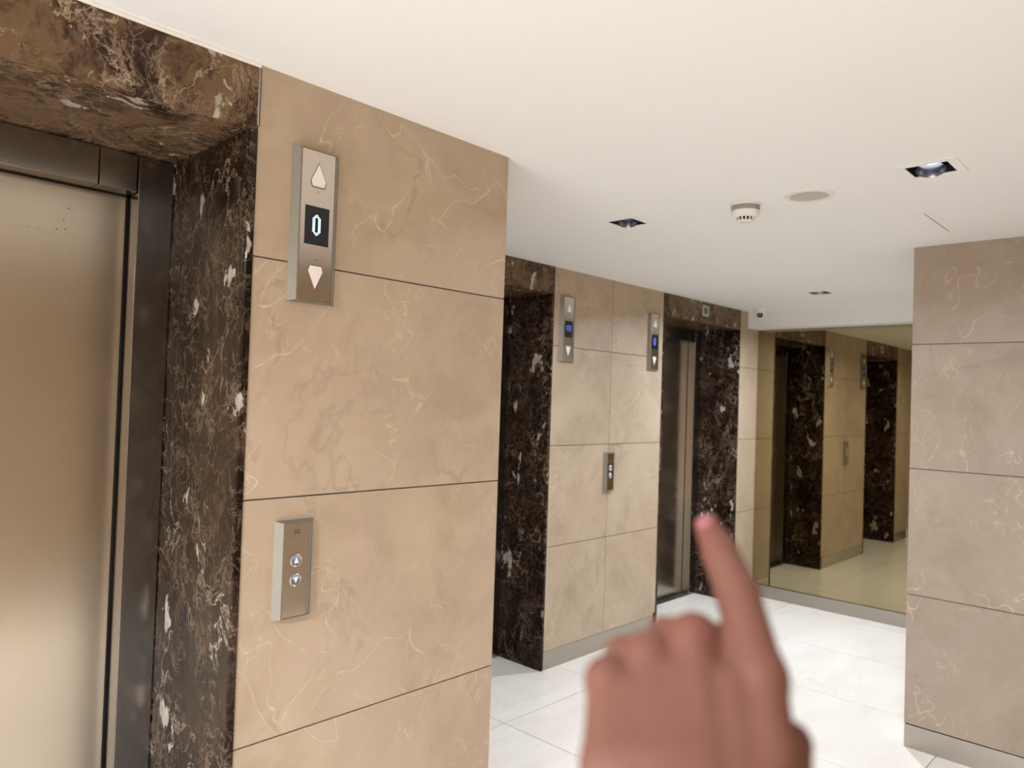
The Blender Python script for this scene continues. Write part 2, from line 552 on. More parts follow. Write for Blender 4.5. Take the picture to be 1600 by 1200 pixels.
# steel baseboards
def base(name, segs, label):
    bm = NB()
    for a, b in segs:
        box(bm, a, b)
    tag(obj(name, bm, 'steel_base', bevel=0.0012), label, 'baseboard', kind='structure')
base('baseboard_near', [((P1[1] + ED, Y_NEAR - 0.001, 0.001), (1.763, Y_NEAR + 0.05, 0.1085)),
                        ((1.70, Y_NEAR + 0.051, 0.001), (1.763, Y_FAR - 0.003, 0.1085)),
                        ((-6.0, Y_NEAR - 0.001, 0.001), (P1[0] - ED, Y_NEAR + 0.05, 0.1085))], 'steel skirting of the nearest pier')
base('baseboard_left', [((1.764, Y_FAR - 0.001, 0.001), (P2[0] - ED, Y_FAR + 0.05, 0.1085)),
                        ((P2[1] + ED, Y_FAR - 0.001, 0.001), (P3[0] - ED - 0.028, Y_FAR + 0.05, 0.1085)),
                        ((P3[1] + ED + 0.004, Y_FAR - 0.001, 0.001), (X_MIRROR - 0.018, Y_FAR + 0.05, 0.1085))], 'brushed steel skirting between the far lifts')
base('baseboard_end', [((X_MIRROR - 0.016, 1.092, 0.001), (X_MIRROR + 0.004, Y_FAR - 0.001, 0.102))], 'brushed steel skirting below the bronze mirror')
base('baseboard_right', [((3.957, Y_BACKWALL + 0.001, 0.001), (4.02, 1.088, 0.1085))], 'brushed steel skirting of the pier at the right')

# white bulkhead in front of the mirror
bm = NB()
box(bm, (5.915, 1.0905, 2.268), (X_MIRROR - 0.002, Y_FAR - 0.0005, CEIL - 0.0005))
tag(obj('trim_1', bm, 'bulkhead'), 'white boxed beam above the bronze mirror', 'beam', kind='structure')
# caulk cove along the first lift's lintel
bm = NB()
box(bm, (-0.9, Y_NEAR - 0.006, CEIL - 0.009), (P1[1] + ED + 0.002, Y_NEAR + 0.005, CEIL - 0.0003))
tag(obj('trim_2', bm, 'caulk', bevel=0.002), 'white caulked edge above the first lift', 'trim', kind='structure')

# ------------------------------------------------------------------ marble lift portals
def portal(name, x0, x1, yf, depth, soffit, label, seed):
    r = empty(name, (0, 0, 0))
    tag(r, label, 'portal', kind='structure')
    yb = yf + depth
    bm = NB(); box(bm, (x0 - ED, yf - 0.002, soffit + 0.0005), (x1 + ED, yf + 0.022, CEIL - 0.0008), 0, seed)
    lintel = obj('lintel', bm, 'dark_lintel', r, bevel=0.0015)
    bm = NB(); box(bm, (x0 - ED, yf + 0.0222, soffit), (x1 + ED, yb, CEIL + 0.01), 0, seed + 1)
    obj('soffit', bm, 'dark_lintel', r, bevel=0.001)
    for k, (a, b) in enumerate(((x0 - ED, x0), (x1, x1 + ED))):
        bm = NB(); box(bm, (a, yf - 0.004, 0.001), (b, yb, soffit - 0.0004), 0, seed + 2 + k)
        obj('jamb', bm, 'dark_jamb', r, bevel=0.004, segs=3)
    return r
SOF = 2.241
port1 = portal('trim_3', P1[0], P1[1], Y_NEAR, 0.455, SOF, 'brown marble surround of the nearest lift', 21)
port2 = portal('trim_4', P2[0], P2[1], Y_FAR, 0.385, SOF, 'brown marble surround of the middle lift', 36)
port3 = portal('trim_5', P3[0], P3[1], Y_FAR, 0.385, SOF, 'brown marble surround of the far lift', 71)
bm = NB(); box(bm, (P1[1] + ED + 0.0004, Y_NEAR - 0.0015, SOF + 0.012), (P1[1] + ED + 0.0034, Y_NEAR + 0.004, CEIL - 0.001))
obj('edge_strip', bm, 'black', port1)
bm = NB(); box(bm, (P1[1] + ED - 0.0045, Y_NEAR - 0.0035, SOF + 0.012), (P1[1] + ED + 0.0002, Y_NEAR - 0.0021, CEIL - 0.009))
obj('edge_strip', bm, 'trim_edge', port1)
bm = NB(); box(bm, (P3[0] - ED - 0.026, Y_FAR - 0.003, 0.001), (P3[0] - ED - 0.0005, Y_FAR + 0.04, 0.125))
obj('plinth', bm, 'dark_jamb', port3)

# ------------------------------------------------------------------ steel lift doors
def lift_door(name, x0, x1, yp, label):
    """yp = front plane of the steel frame at the back of the marble reveal."""
    r = empty(name, (0, 0, 0))
    tag(r, label, 'lift door', kind='structure')
    PW, RD, HB = 0.096, 0.070, 2.136
    yd = yp + RD
    for s, xe in ((1, x0), (-1, x1)):
        bm = NB()
        a, b = sorted((xe + s * 0.001, xe + s * PW))
        box(bm, (a, yp, 0.002), (b, yd + 0.02, SOF - 0.002))
        obj('door_post', bm, 'steel_frame', r, bevel=0.0025, segs=3)
        bm = NB()
        a, b = sorted((xe + s * (PW + 0.0002), xe + s * (PW + 0.0066)))
        box(bm, (a, yd + 0.006, 0.018), (b, yd + 0.019, HB - 0.001))
        obj('door_seal', bm, 'black', r)
    xi0, xi1 = x0 + PW + 0.007, x1 - PW - 0.007
    mid = (x0 + x1) / 2
    # header in three sheets with hairline seams
    hs = [x0 + PW + 0.0015, x0 + PW + 0.098, x1 - PW - 0.099, x1 - PW - 0.0015]
    for a, b in zip(hs, hs[1:]):
        bm = NB()
        box(bm, (a + 0.0007, yp + 0.001, HB), (b - 0.0007, yd + 0.02, SOF - 0.002))
        obj('header', bm, 'steel_frame', r, bevel=0.0022, segs=3)
    bm = NB(); box(bm, (xi0, yd + 0.002, HB - 0.0036), (xi1, yd + 0.018, HB - 0.0003))
    obj('door_seal', bm, 'black', r)
    for a, b in ((xi0, mid - 0.001), (mid + 0.001, xi1)):
        bm = NB(); box(bm, (a, yd, 0.016), (b, yd + 0.03, HB - 0.004))
        obj('door_panel', bm, 'steel', r, bevel=0.0008)
    bm = NB(); box(bm, (x0 + 0.001, yp + 0.003, -0.004), (x1 - 0.001, yd + 0.05, 0.004))
    for k in range(2):
        box(bm, (x0 + PW, yd + 0.004 + 0.014 * k, 0.0035), (x1 - PW, yd + 0.010 + 0.014 * k, 0.0075))
    obj('sill', bm, 'sill', r)
    # unseen dark shell added behind the doors to block leaking world light
    bm = NB()
    w0, w1, ya, yc = x0 - 0.06, x1 + 0.06, yd + 0.021, yd + 0.25
    box(bm, (w0, yc, 0), (w1, yc + 0.02, CEIL + 0.02))
    box(bm, (w0, ya - 0.08, 0), (x0 - ED - 0.002, yc, CEIL + 0.02)); box(bm, (x1 + ED + 0.002, ya - 0.08, 0), (w1, yc, CEIL + 0.02))
    box(bm, (w0, yp + 0.012, SOF + 0.001), (w1, yc, CEIL + 0.02))
    box(bm, (w0, yd + 0.052, -0.02), (w1, yc, 0.0))
    obj('light_block', bm, 'lamp_black', r)
    return r
lift_door('door_1', *P1, 2.166, 'nearest brushed steel lift door')
lift_door('door_2', *P2, Y_FAR + 0.345, 'steel lift door mostly hidden behind the near pier')
lift_door('door_3', *P3, Y_FAR + 0.345, 'far steel lift door beside the bronze mirror')
# ------------------------------------------------------------------ bronze mirror
bm = NB()
box(bm, (X_MIRROR, 1.092, 0.1035), (X_MIRROR + 0.006, Y_FAR - 0.001, 2.266))
tag(obj('wall_mirror', bm, 'mirror'), 'large bronze tinted mirror covering the end wall', 'mirror')

# ------------------------------------------------------------------ wall panels (local frame: X right, Z up, front towards -Y, wall at y = 0)
def bevel_frame(bm, w, h, t, s):
    """Aluminium surround: sloping sides, flat lips, open middle 2 mm below the lip."""
    W, H = w / 2, h / 2
    lip = 0.0045
    prof = [(0, 0.0), (s, -t), (s + lip, -t), (s + lip, -t + 0.003)]
    loops = []
    for d, y in prof:
        dz = d * 0.30 if d else 0
        loops.append([bm.verts.new(p) for p in ((-W + d, y, -H + dz), (W - d, y, -H + dz), (W - d, y, H - dz), (-W + d, y, H - dz))])
    for A, B in zip(loops, loops[1:]):
        for k in range(4):
            j = (k + 1) % 4
            bm.faces.new((A[k], A[j], B[j], B[k]))
    bm.faces.new(loops[-1])
    bm.faces.new(list(reversed(loops[0])))
    d = s + lip
    return W - d, H - d * 0.30

def arrow_pts(cx, cz, up, k=1.0):
    p = [(0, 0.0335), (0.0230, -0.0160), (0.0182, -0.0310), (-0.0182, -0.0310), (-0.0230, -0.0160)]
    s = 1 if up else -1
    q = [(cx + x * k, cz + s * z * k) for x, z in p]
    return q if up else list(reversed(q))

FONT = {
    '0': ["..##..", ".####.", "##..##", "##..##", "##..##", "##..##", "##..##", "##..##", "##..##", "##..##", "##..##", ".####.", "..##.."],
    '1': ["..#.", ".##.", "##..", ".#..", ".#..", ".#..", ".#..", ".#..", ".#.."],
    'o': [".##.", "#..#", "#..#", "#..#", "#..#", "#..#", "#..#", "#..#", ".##."],
}
def dots(bm, rows, x0, z1, px, pz, y):
    for r, row in enumerate(rows):
        for c, ch in enumerate(row):
            if ch == '#':
                box(bm, (x0 + c * px + px * 0.13, y, z1 - r * pz - pz * 0.87), (x0 + (c + 1) * px - px * 0.13, y + 0.0006, z1 - r * pz - pz * 0.13))

def indicator(loc, label, glyph, led):
    r = empty('floor_indicator', loc)
    tag(r, label, 'floor indicator', 'floor indicators beside the lifts')
    t, w, h = 0.019, 0.139, 0.402
    bm = NB()
    fw, fh = bevel_frame(bm, w, h, t, 0.0155)
    obj('surround', bm, 'anodised', r)
    yf = -t + 0.0032
    bm = NB(); box(bm, (-fw + 0.0008, yf - 0.0012, -fh + 0.0008), (fw - 0.0008, yf + 0.0004, fh - 0.0008))
    obj('face_plate', bm, 'plate', r, bevel=0.0004)
    yp = yf - 0.0012
    for up, cz in ((True, 0.131), (False, -0.133)):
        bm = NB(); prism(bm, arrow_pts(0, cz, up, 1.03), yp - 0.0006, yp + 0.0003)
        g = obj('up_arrow' if up else 'down_arrow', bm, 'arrow_rim', r)
        bm = NB(); prism(bm, arrow_pts(0, cz, up, 0.92), yp - 0.0014, yp - 0.0004)
        obj('arrow_lens', bm, 'arrow', g, bevel=0.0005)
    for cz in (0.089, -0.089):
        bm = NB()
        lathe(bm, [(0, 0.0), (0.0013, 0.0), (0.0013, 0.0006), (0, 0.0006)], 12)
        bmesh.ops.rotate(bm, verts=bm.verts, cent=(0, 0, 0), matrix=Matrix.Rotation(math.radians(90), 3, 'X'))
        bmesh.ops.translate(bm, verts=bm.verts, vec=(0.0, yp, cz))
        obj('pinhole', bm, 'black', r)
    bm = NB(); box(bm, (-0.0355, yp - 0.0007, -0.050), (0.0355, yp + 0.0003, 0.050))
    s = obj('display', bm, 'screen', r)
    bm = NB()
    if glyph == '0':
        dots(bm, FONT['0'], -0.0140, 0.0290, 0.0041, 0.0042, yp - 0.0014)
    else:
        dots(bm, FONT['1'], -0.0225, 0.0240, 0.0050, 0.0042, yp - 0.0014)
        dots(bm, FONT['o'], 0.0000, 0.0240, 0.0050, 0.0042, yp - 0.0014)
    obj('digits', bm, led, s)
    return r

def call_panel(loc, label):
    r = empty('call_panel', loc)
    tag(r, label, 'call panel', 'lift call panels')
    t, w, h = 0.019, 0.110, 0.251
    bm = NB()
    fw, fh = bevel_frame(bm, w, h, t, 0.0155)
    obj('surround', bm, 'anodised', r)
    yf = -t + 0.0032
    zs = fh - 0.047
    for name, a, b in (('top_plate', zs + 0.0006, fh - 0.0008), ('face_plate', -fh + 0.0008, zs - 0.0006)):
        bm = NB(); box(bm, (-fw + 0.0008, yf - 0.0012, a), (fw - 0.0008, yf + 0.0004, b))
        obj(name, bm, 'plate', r, bevel=0.0004)
    yp = yf - 0.0012
    # two rows of small dark print
    rr = random.Random(3)
    bm = NB()
    for row in range(2):
        z0 = fh - 0.0215 - row * 0.0062
        for k in range(5):
            x0 = -0.0085 + k * 0.0036
            box(bm, (x0, yp - 0.00025, z0), (x0 + 0.0009, yp + 0.0002, z0 + 0.0042))
            box(bm, (x0 + 0.0019, yp - 0.00025, z0), (x0 + 0.0028, yp + 0.0002, z0 + 0.0042))
            zz = z0 + (0.0033 if (k + row) % 2 else 0.0017)
            box(bm, (x0 + 0.0009, yp - 0.00025, zz), (x0 + 0.0019, yp + 0.0002, zz + 0.0009))
    obj('printed_mark', bm, 'etch', r)
    for up, cz in ((True, 0.0235), (False, -0.0255)):
        bm = NB()
        lathe(bm, [(0.0165, 0.0), (0.0165, 0.0022), (0.0148, 0.0034), (0.0132, 0.0022), (0.0122, 0.0018), (0, 0.0018)], 40)
        bmesh.ops.rotate(bm, verts=bm.verts, cent=(0, 0, 0), matrix=Matrix.Rotation(math.radians(90), 3, 'X'))
        bmesh.ops.translate(bm, verts=bm.verts, vec=(0.0, yp, cz))
        g = obj('call_button', bm, 'button', r, smooth=True)
        s = 1 if up else -1
        tri = [(0, cz + s * 0.0078), (0.0062, cz - s * 0.0066), (-0.0062, cz - s * 0.0066)]
        bm = NB(); prism(bm, tri, yp - 0.0026, yp - 0.0014)
        obj('arrow_mark', bm, 'arrow_lit', g)
    return r

indicator((1.041, Y_NEAR, 2.034), 'nearest floor indicator showing a white 0, on the near pier', '0', 'led_white')
indicator((3.515, Y_FAR, 2.040), 'floor indicator showing a blue 10, beside the middle lift', '10', 'led_blue')
indicator((4.468, Y_FAR, 2.038), 'floor indicator showing a blue 0, beside the far lift', '0', 'led_blue')
call_panel((1.0185, Y_NEAR, 1.148), 'large call panel with lit up and down buttons on the near pier')
call_panel((3.988, Y_FAR, 1.152), 'small call panel on the tile joint between the far lifts')

# ------------------------------------------------------------------ number plates on the lintels
def sign_plate(x, label):
    r = empty('sign_plate', (x, Y_FAR - 0.002, 2.335))
    tag(r, label, 'sign', 'plates on the lift lintels')
    bm = NB()
    W, H, q = 0.046, 0.040, 0.011
    for a, b in (((-W, -H), (W, -H + q)), ((-W, H - q), (W, H)), ((-W, -H + q), (-W + q, H - q)), ((W - q, -H + q), (W, H - q))):
        box(bm, (a[0], -0.004, a[1]), (b[0], 0.0, b[1]))
    obj('plate_frame', bm, 'sign', r)
    bm = NB(); box(bm, (-W + q, -0.0025, -H + q), (W - q, -0.0002, H - q))
    f = obj('plate_face', bm, 'sign_face', r)
    bm = NB()
    for a, b in (((-0.031, 0.012), (-0.013, 0.019)), ((-0.025, -0.019), (-0.019, 0.012)), ((-0.008, -0.019), (-0.002, 0.019)),
                 ((-0.002, 0.013), (0.012, 0.019)), ((0.006, -0.003), (0.012, 0.013)), ((-0.002, -0.019), (0.012, -0.013)),
                 ((0.018, -0.019), (0.024, 0.019))):
        box(bm, (a[0], -0.0032, a[1]), (b[0], -0.0024, b[1]))
    obj('plate_print', bm, 'sign_mark', f)
sign_plate(5.190, 'small white framed plate on the lintel of the far lift')
sign_plate(2.872, 'small white framed plate on the lintel of the middle lift')

# ------------------------------------------------------------------ ceiling fittings
def downlight(n, x, y, label, lit, tilt=0.0, tilt_dir=0.0):
    r = empty('downlight', (x, y, CEIL))
    tag(r, label, 'downlight', 'square recessed downlights')
    bm = NB()
    o_, i_, t = 0.0925, HOLE - 0.0005, 0.0022
    for a, b in (((-o_, -o_), (o_, -i_)), ((-o_, i_), (o_, o_)), ((-o_, -i_), (-i_, i_)), ((i_, -i_), (o_, i_))):
        box(bm, (a[0], a[1], -t), (b[0], b[1], -0.0002))
    obj('trim_frame', bm, 'ceiling', r)
    # black recessed tray
    bm = NB()
    q, hgt = HOLE - 0.0006, 0.075
    for a, b in (((-q, -q, 0), (q, -q + 0.0015, hgt)), ((-q, q - 0.0015, 0), (q, q, hgt)), ((-q, -q + 0.0015, 0), (-q + 0.0015, q - 0.0015, hgt)),
                 ((q - 0.0015, -q + 0.0015, 0), (q, q - 0.0015, hgt)), ((-q, -q, hgt), (q, q, hgt + 0.002))):
        box(bm, a, b)
    obj('recess_box', bm, 'lamp_black', r)
    # gimbal reflector
    bm = NB()
    lathe(bm, [(0.030, 0.052), (0.0355, 0.026), (0.0415, 0.002), (0.0445, -0.002), (0.0455, 0.0), (0.0455, 0.006), (0.041, 0.012), (0.033, 0.054), (0.030, 0.052)], 48)
    g = obj('reflector', bm, 'reflector', r, smooth=True)
    g.location = (0, 0, -0.001)
    g.rotation_euler = (0, tilt, tilt_dir)
    bm = NB()
    lathe(bm, [(0, 0.036), (0.020, 0.0365), (0.0325, 0.040), (0.0325, 0.044), (0, 0.044)], 40)
    obj('lamp_lens', bm, 'lamp' if lit else 'lamp_dim', g, smooth=True)
    ld = bpy.data.lights.new('downlight_beam', 'AREA')
    ld.shape = 'DISK'
    ld.size = 0.075
    ld.energy = LAMP_W[n]
    ld.spread = math.radians(164)
    ld.color = LAMP_COLOR
    lo = bpy.data.objects.new('downlight_beam', ld)
    COL.objects.link(lo)
    lo.parent = r
    lo.location = (0, 0, -0.020)
    return r
downlight(0, *DL[0], 'square downlight glowing white, nearest the right pier', True, 0.30, 0.25)
downlight(1, *DL[1], 'square downlight in the ceiling left of the smoke detector', False, 0.26, 0.61)
downlight(2, *DL[2], 'farthest square downlight, in front of the white beam', False)
for k, p in enumerate(DL_FILL):
    downlight(3 + k, *p, ('added fill lamp behind the viewpoint, nearest to it', 'added fill lamp in the middle of the lobby behind the viewpoint', 'added fill lamp closest to the opening in the end wall')[k], True)

r = empty('smoke_detector', (2.757, 1.375, CEIL))
tag(r, 'white domed smoke detector with a grey band on the ceiling', 'smoke detector')
bm = NB(); lathe(bm, [(0, -0.0002), (0.0575, -0.0002), (0.0585, -0.003), (0.0575, -0.0085), (0, -0.0085)], 56)
obj('base', bm, 'white', r, smooth=True)
bm = NB(); lathe(bm, [(0.0530, -0.0085), (0.0530, -0.012), (0.0545, -0.012), (0.0545, -0.028), (0.0535, -0.030), (0, -0.030)], 56)
obj('band', bm, 'grey_band', r, smooth=True)
bm = NB(); lathe(bm, [(0.0548, -0.0285), (0.0550, -0.036), (0.0525, -0.043), (0.0440, -0.051), (0.0395, -0.0535), (0.0375, -0.0535), (0, -0.0535)], 56)
obj('dome', bm, 'white', r, smooth=True)
bm = NB(); lathe(bm, [(0.0355, -0.052), (0.0280, -0.0665), (0, -0.0665)], 40)
cg = obj('sensor_chamber', bm, 'black', r, smooth=True)
bm = NB(); lathe(bm, [(0, -0.0655), (0.030, -0.0655), (0.0305, -0.0680), (0.026, -0.0705), (0, -0.071)], 40)
obj('cap', bm, 'white', r, smooth=True)
bm = NB()
for k in range(14):
    a = 2 * math.pi * k / 14 + 0.1
    ca, sa = math.cos(a), math.sin(a)
    w = 0.0026
    for (r0, z0), (r1, z1) in (((0.0392, -0.0525), (0.0306, -0.0675)),):
        vs = []
        for rr_, zz in ((r0, z0), (r1, z1)):
            for dr in (0.0, -0.006):
                for s in (-1, 1):
                    vs.append(bm.verts.new(((rr_ + dr) * ca - s * w * sa, (rr_ + dr) * sa + s * w * ca, zz)))
        for f in ((0, 1, 5, 4), (2, 6, 7, 3), (0, 4, 6, 2), (1, 3, 7, 5), (0, 2, 3, 1), (4, 5, 7, 6)):
            bm.faces.new([vs[i] for i in f])
obj('vent_ribs', bm, 'white', r)

r = empty('ceiling_speaker', (2.775, 1.130, CEIL))
tag(r, 'round flush speaker with grey grille, between smoke detector and glowing downlight', 'speaker')
bm = NB(); lathe(bm, [(0.070, -0.0003), (0.0905, -0.0003), (0.0900, -0.0030), (0.0760, -0.0055), (0.0690, -0.0050), (0.0690, -0.001), (0.070, -0.0003)], 64)
obj('trim_ring', bm, 'white', r, smooth=True)
bm = NB(); lathe(bm, [(0, -0.0012), (0.0685, -0.0012), (0.0685, -0.0024), (0, -0.0038)], 64)
obj('grille', bm, 'grille', r, smooth=True)

r = empty('security_camera', (5.742, 2.712, CEIL))
tag(r, 'small white dome security camera in the far ceiling corner', 'security camera')
bm = NB(); lathe(bm, [(0, -0.0005), (0.058, -0.0005), (0.059, -0.008), (0.055, -0.016), (0.047, -0.020), (0, -0.020)], 48)
obj('mount', bm, 'white', r, smooth=True)
bm = NB(); lathe(bm, [(0.0465, -0.0195), (0.0465, -0.034), (0.040, -0.044), (0.034, -0.046), (0.030, -0.040), (0, -0.040)], 48)
obj('housing', bm, 'white', r, smooth=True)
bm = NB(); bmesh.ops.create_uvsphere(bm, u_segments=32, v_segments=20, radius=0.037)
eye = obj('camera_ball', bm, 'white', r, smooth=True)
eye.location = (0, 0, -0.052)
aim = Vector((0.25, 0.3, 1.35)) - Vector((5.742, 2.712, CEIL - 0.052))
eye.rotation_euler = aim.to_track_quat('Z', 'Y').to_euler()
bm = NB(); lathe(bm, [(0.0215, 0.0285), (0.0225, 0.0375), (0.0205, 0.0400), (0.017, 0.0385), (0, 0.0380)], 40)
ln = obj('lens_ring', bm, 'lens', eye, smooth=True)
bm = NB(); lathe(bm, [(0.0075, 0.0378), (0.0070, 0.0392), (0, 0.0398)], 24)
obj('lens_glass', bm, 'lens_glint', eye, smooth=True)

# flush ceiling hatch with a dark shadow gap on one side
r = empty('ceiling_hatch', (3.489, 1.063, CEIL))
tag(r, 'flush white access hatch in the ceiling before the right pier', 'ceiling hatch')
bm = NB(); box(bm, (-0.187, -0.186, -0.0009), (0.187, 0.187, -0.0002))
obj('hatch_panel', bm, 'ceiling', r)
bm = NB(); box(bm, (-0.187, -0.190, -0.0010), (0.187, -0.1862, -0.0002))
obj('shadow_gap', bm, 'grey_band', r)
# ------------------------------------------------------------------ the pointing left hand
# joints in centimetres and radii, hand frame: X to the thumb side, Y towards the fingertips, Z out of the back of the hand
HAND = {
    'index': [(4.64, 5.99, -6.70, 1.15), (4.68, 8.68, -10.00, 1.06), (4.37, 10.23, -11.90, 0.91), (4.05, 11.36, -13.20, 0.66)],
    'middle': [(2.16, 7.19, -8.50, 1.00), (3.40, 3.57, -12.50, 0.92), (3.34, 1.34, -12.00, 0.82), (2.98, 1.21, -10.30, 0.72)],
    'ring': [(0.03, 6.43, -8.30, 0.95), (0.85, 2.98, -12.00, 0.87), (0.84, 0.95, -11.30, 0.78), (0.66, 0.92, -9.70, 0.68)],
    'little': [(-2.00, 5.56, -7.70, 0.85), (-1.43, 2.76, -10.70, 0.76), (-1.29, 1.22, -10.10, 0.68), (-1.27, 1.24, -8.70, 0.60)],
    'thumb': [(5.29, 1.60, -5.30, 1.12), (6.10, 2.77, -7.20, 1.00), (5.48, 2.12, -9.90, 0.82)],
    'meta_index': [(4.64, 5.99, -6.70, 1.15), (4.15, 3.63, -4.50, 1.25), (1.79, 0.42, -0.70, 1.60)],
    'meta_middle': [(2.16, 7.19, -8.50, 1.00), (1.35, 3.41, -3.90, 1.20), (0.53, 0.70, -0.30, 1.50)],
    'meta_ring': [(0.03, 6.43, -8.30, 0.95), (-0.48, 3.30, -4.10, 1.15), (-0.76, 0.42, -0.70, 1.50)],
    'meta_little': [(-2.00, 5.56, -7.70, 0.85), (-2.20, 3.00, -4.70, 1.22), (-1.58, 0.01, -1.30, 1.60)],
    'meta_thumb': [(5.29, 1.60, -5.30, 1.12), (2.27, -0.43, -2.30, 1.50)],
}
def seg_sd(P, a, b):
    a, ra = np.array(a[:3]), a[3]
    b, rb = np.array(b[:3]), b[3]
    d = b - a
    t = np.clip(((P - a) @ d) / (d @ d), 0, 1)
    return np.linalg.norm(P - a - t[:, None] * d, axis=1) - (ra + (rb - ra) * t)

def smin(a, b, k):
    h = np.maximum(k - np.abs(a - b), 0) / k
    return np.minimum(a, b) - h * h * h * k / 6.0

def chain(P, pts, k=0.35):
    d = None
    for a, b in zip(pts, pts[1:]):
        s = seg_sd(P, a, b)
        d = s if d is None else smin(d, s, k)
    return d

def ell(P, c, r, rot=None):
    q = (P - np.array(c))
    if rot is not None:
        q = q @ rot
    q = q / np.array(r)
    n = np.linalg.norm(q, axis=1)
    return (n - 1.0) * min(r)

H = HAND
def lerp4(a, b, t, dz=0.0, r=None):
    p = [x + (y - x) * t for x, y in zip(a, b)]
    return (p[0], p[1], p[2] + dz, p[3] if r is None else r)

def hand_sd(P):
    P = P.astype(np.float64)
    palm = chain(P, H['meta_index'], 1.0)
    for k in ('meta_middle', 'meta_ring', 'meta_little'):
        palm = smin(palm, chain(P, H[k], 0.8), 0.85)
    # fleshy palm body
    for a, b in (('meta_index', 'meta_middle'), ('meta_middle', 'meta_ring'), ('meta_ring', 'meta_little')):
        A = lerp4(H[a][0], H[b][0], 0.5, -1.1, 1.0); B = lerp4(H[a][1], H[b][1], 0.5, -1.3, 1.4); Cc = lerp4(H[a][2], H[b][2], 0.5, -0.8, 1.6)
        palm = smin(palm, chain(P, [A, B, Cc], 0.8), 0.9)
    # flesh filling the hollows between the bones on the back of the hand
    for a, b in (('meta_index', 'meta_middle'), ('meta_middle', 'meta_ring'), ('meta_ring', 'meta_little')):
        A = lerp4(lerp4(H[a][0], H[a][1], 0.38), lerp4(H[b][0], H[b][1], 0.38), 0.5, -0.10)
        B = lerp4(H[a][1], H[b][1], 0.5, -0.02)
        palm = smin(palm, chain(P, [A, B, lerp4(H[a][2], H[b][2], 0.5, -0.05)], 0.6), 0.7)
    # skin webs in the gaps between neighbouring finger roots
    for a, b, ta, dy, r_ in (('index', 'middle', 0.16, -0.45, 0.72), ('middle', 'ring', 0.0, -0.55, 0.62), ('ring', 'little', 0.0, -0.55, 0.55)):
        A = lerp4(H[a][0], H[a][1], ta, -0.25, r_); B = lerp4(H[b][0], H[b][1], 0.0, -0.25, r_)
        A = (A[0], A[1] + dy, A[2], r_); B = (B[0], B[1] + dy * 0.5, B[2], r_)
        palm = smin(palm, chain(P, [A, B], 0.5), 0.6)
    # wrist and forearm
    fa = [(-1.3, 0.3, -0.2, 2.1), (-0.8, -4.0, 1.5, 2.25), (0.2, -10.0, 5.0, 3.0), (1.6, -19.0, 10.5, 3.9)]
    fb = [(1.1, 0.3, -0.2, 2.0), (1.5, -4.0, 1.5, 2.2), (2.2, -10.0, 5.0, 2.9), (2.8, -19.0, 10.5, 3.8)]
    arm = smin(chain(P, fa, 1.2), chain(P, fb, 1.2), 1.2)
    d = smin(palm, arm, 1.6)
    # thumb
    th = chain(P, H['thumb'], 0.3)
    tm = chain(P, H['meta_thumb'], 0.5)
    d = smin(d, tm, 0.9)
    web = seg_sd(P, lerp4(H['meta_thumb'][0], H['meta_thumb'][1], 0.35, -0.3, 1.0), lerp4(H['meta_index'][0], H['meta_index'][1], 0.8, -0.9, 1.0))
    d = smin(d, web, 0.9)
    d = smin(d, th, 0.35)
    # fingers, each rooted in its own knuckle
    fing = None
    for k in ('index', 'middle', 'ring', 'little'):
        f = chain(P, H[k], 0.22)
        fing = f if fing is None else smin(fing, f, 0.12)
    d = smin(d, fing, 0.55)
    # knuckle heads and extensor tendons over the back of the hand
    for k in ('index', 'middle', 'ring', 'little'):
        m = H['meta_' + k]
        kn = (m[0][0], m[0][1] - 0.15, m[0][2] + (-0.25 if k == 'index' else 0.0), m[0][3] * 0.98)
        d = smin(d, np.linalg.norm(P - np.array(kn[:3]), axis=1) - kn[3], 0.8)
        ten = [(m[0][0], m[0][1] - 0.3, m[0][2] + m[0][3] - 0.24, 0.20), (m[1][0], m[1][1], m[1][2] + m[1][3] - 0.20, 0.22), lerp4(m[1], m[2], 0.8, m[2][3] - 0.3, 0.22)]
        d = smin(d, chain(P, ten, 0.4), 0.7)
    # index joint: slightly broader middle knuckle
    p1 = H['index'][1]
    d = smin(d, ell(P, p1[:3], (1.02, 0.95, 1.0)), 0.3)
    # skin folds over the two index joints and the finger root
    I = [np.array(q[:3]) for q in H['index']]
    for c, n, offs in ((I[1], I[2] - I[0], (-0.26, 0.0, 0.24)), (I[2], I[3] - I[1], (-0.13, 0.1))):
        n = n / np.linalg.norm(n)
        out = np.array((0, 0, 1.0)) - n * n[2]
        out /= np.linalg.norm(out)
        al = (P - c) @ n
        rad = (P - c) @ out
        for o_ in offs:
            d = d + 0.035 * np.exp(-((al - o_) / 0.055) ** 2) * (1 / (1 + np.exp(-(rad - 0.45) / 0.12))) * (np.linalg.norm(P - c, axis=1) < 1.6)
    return d

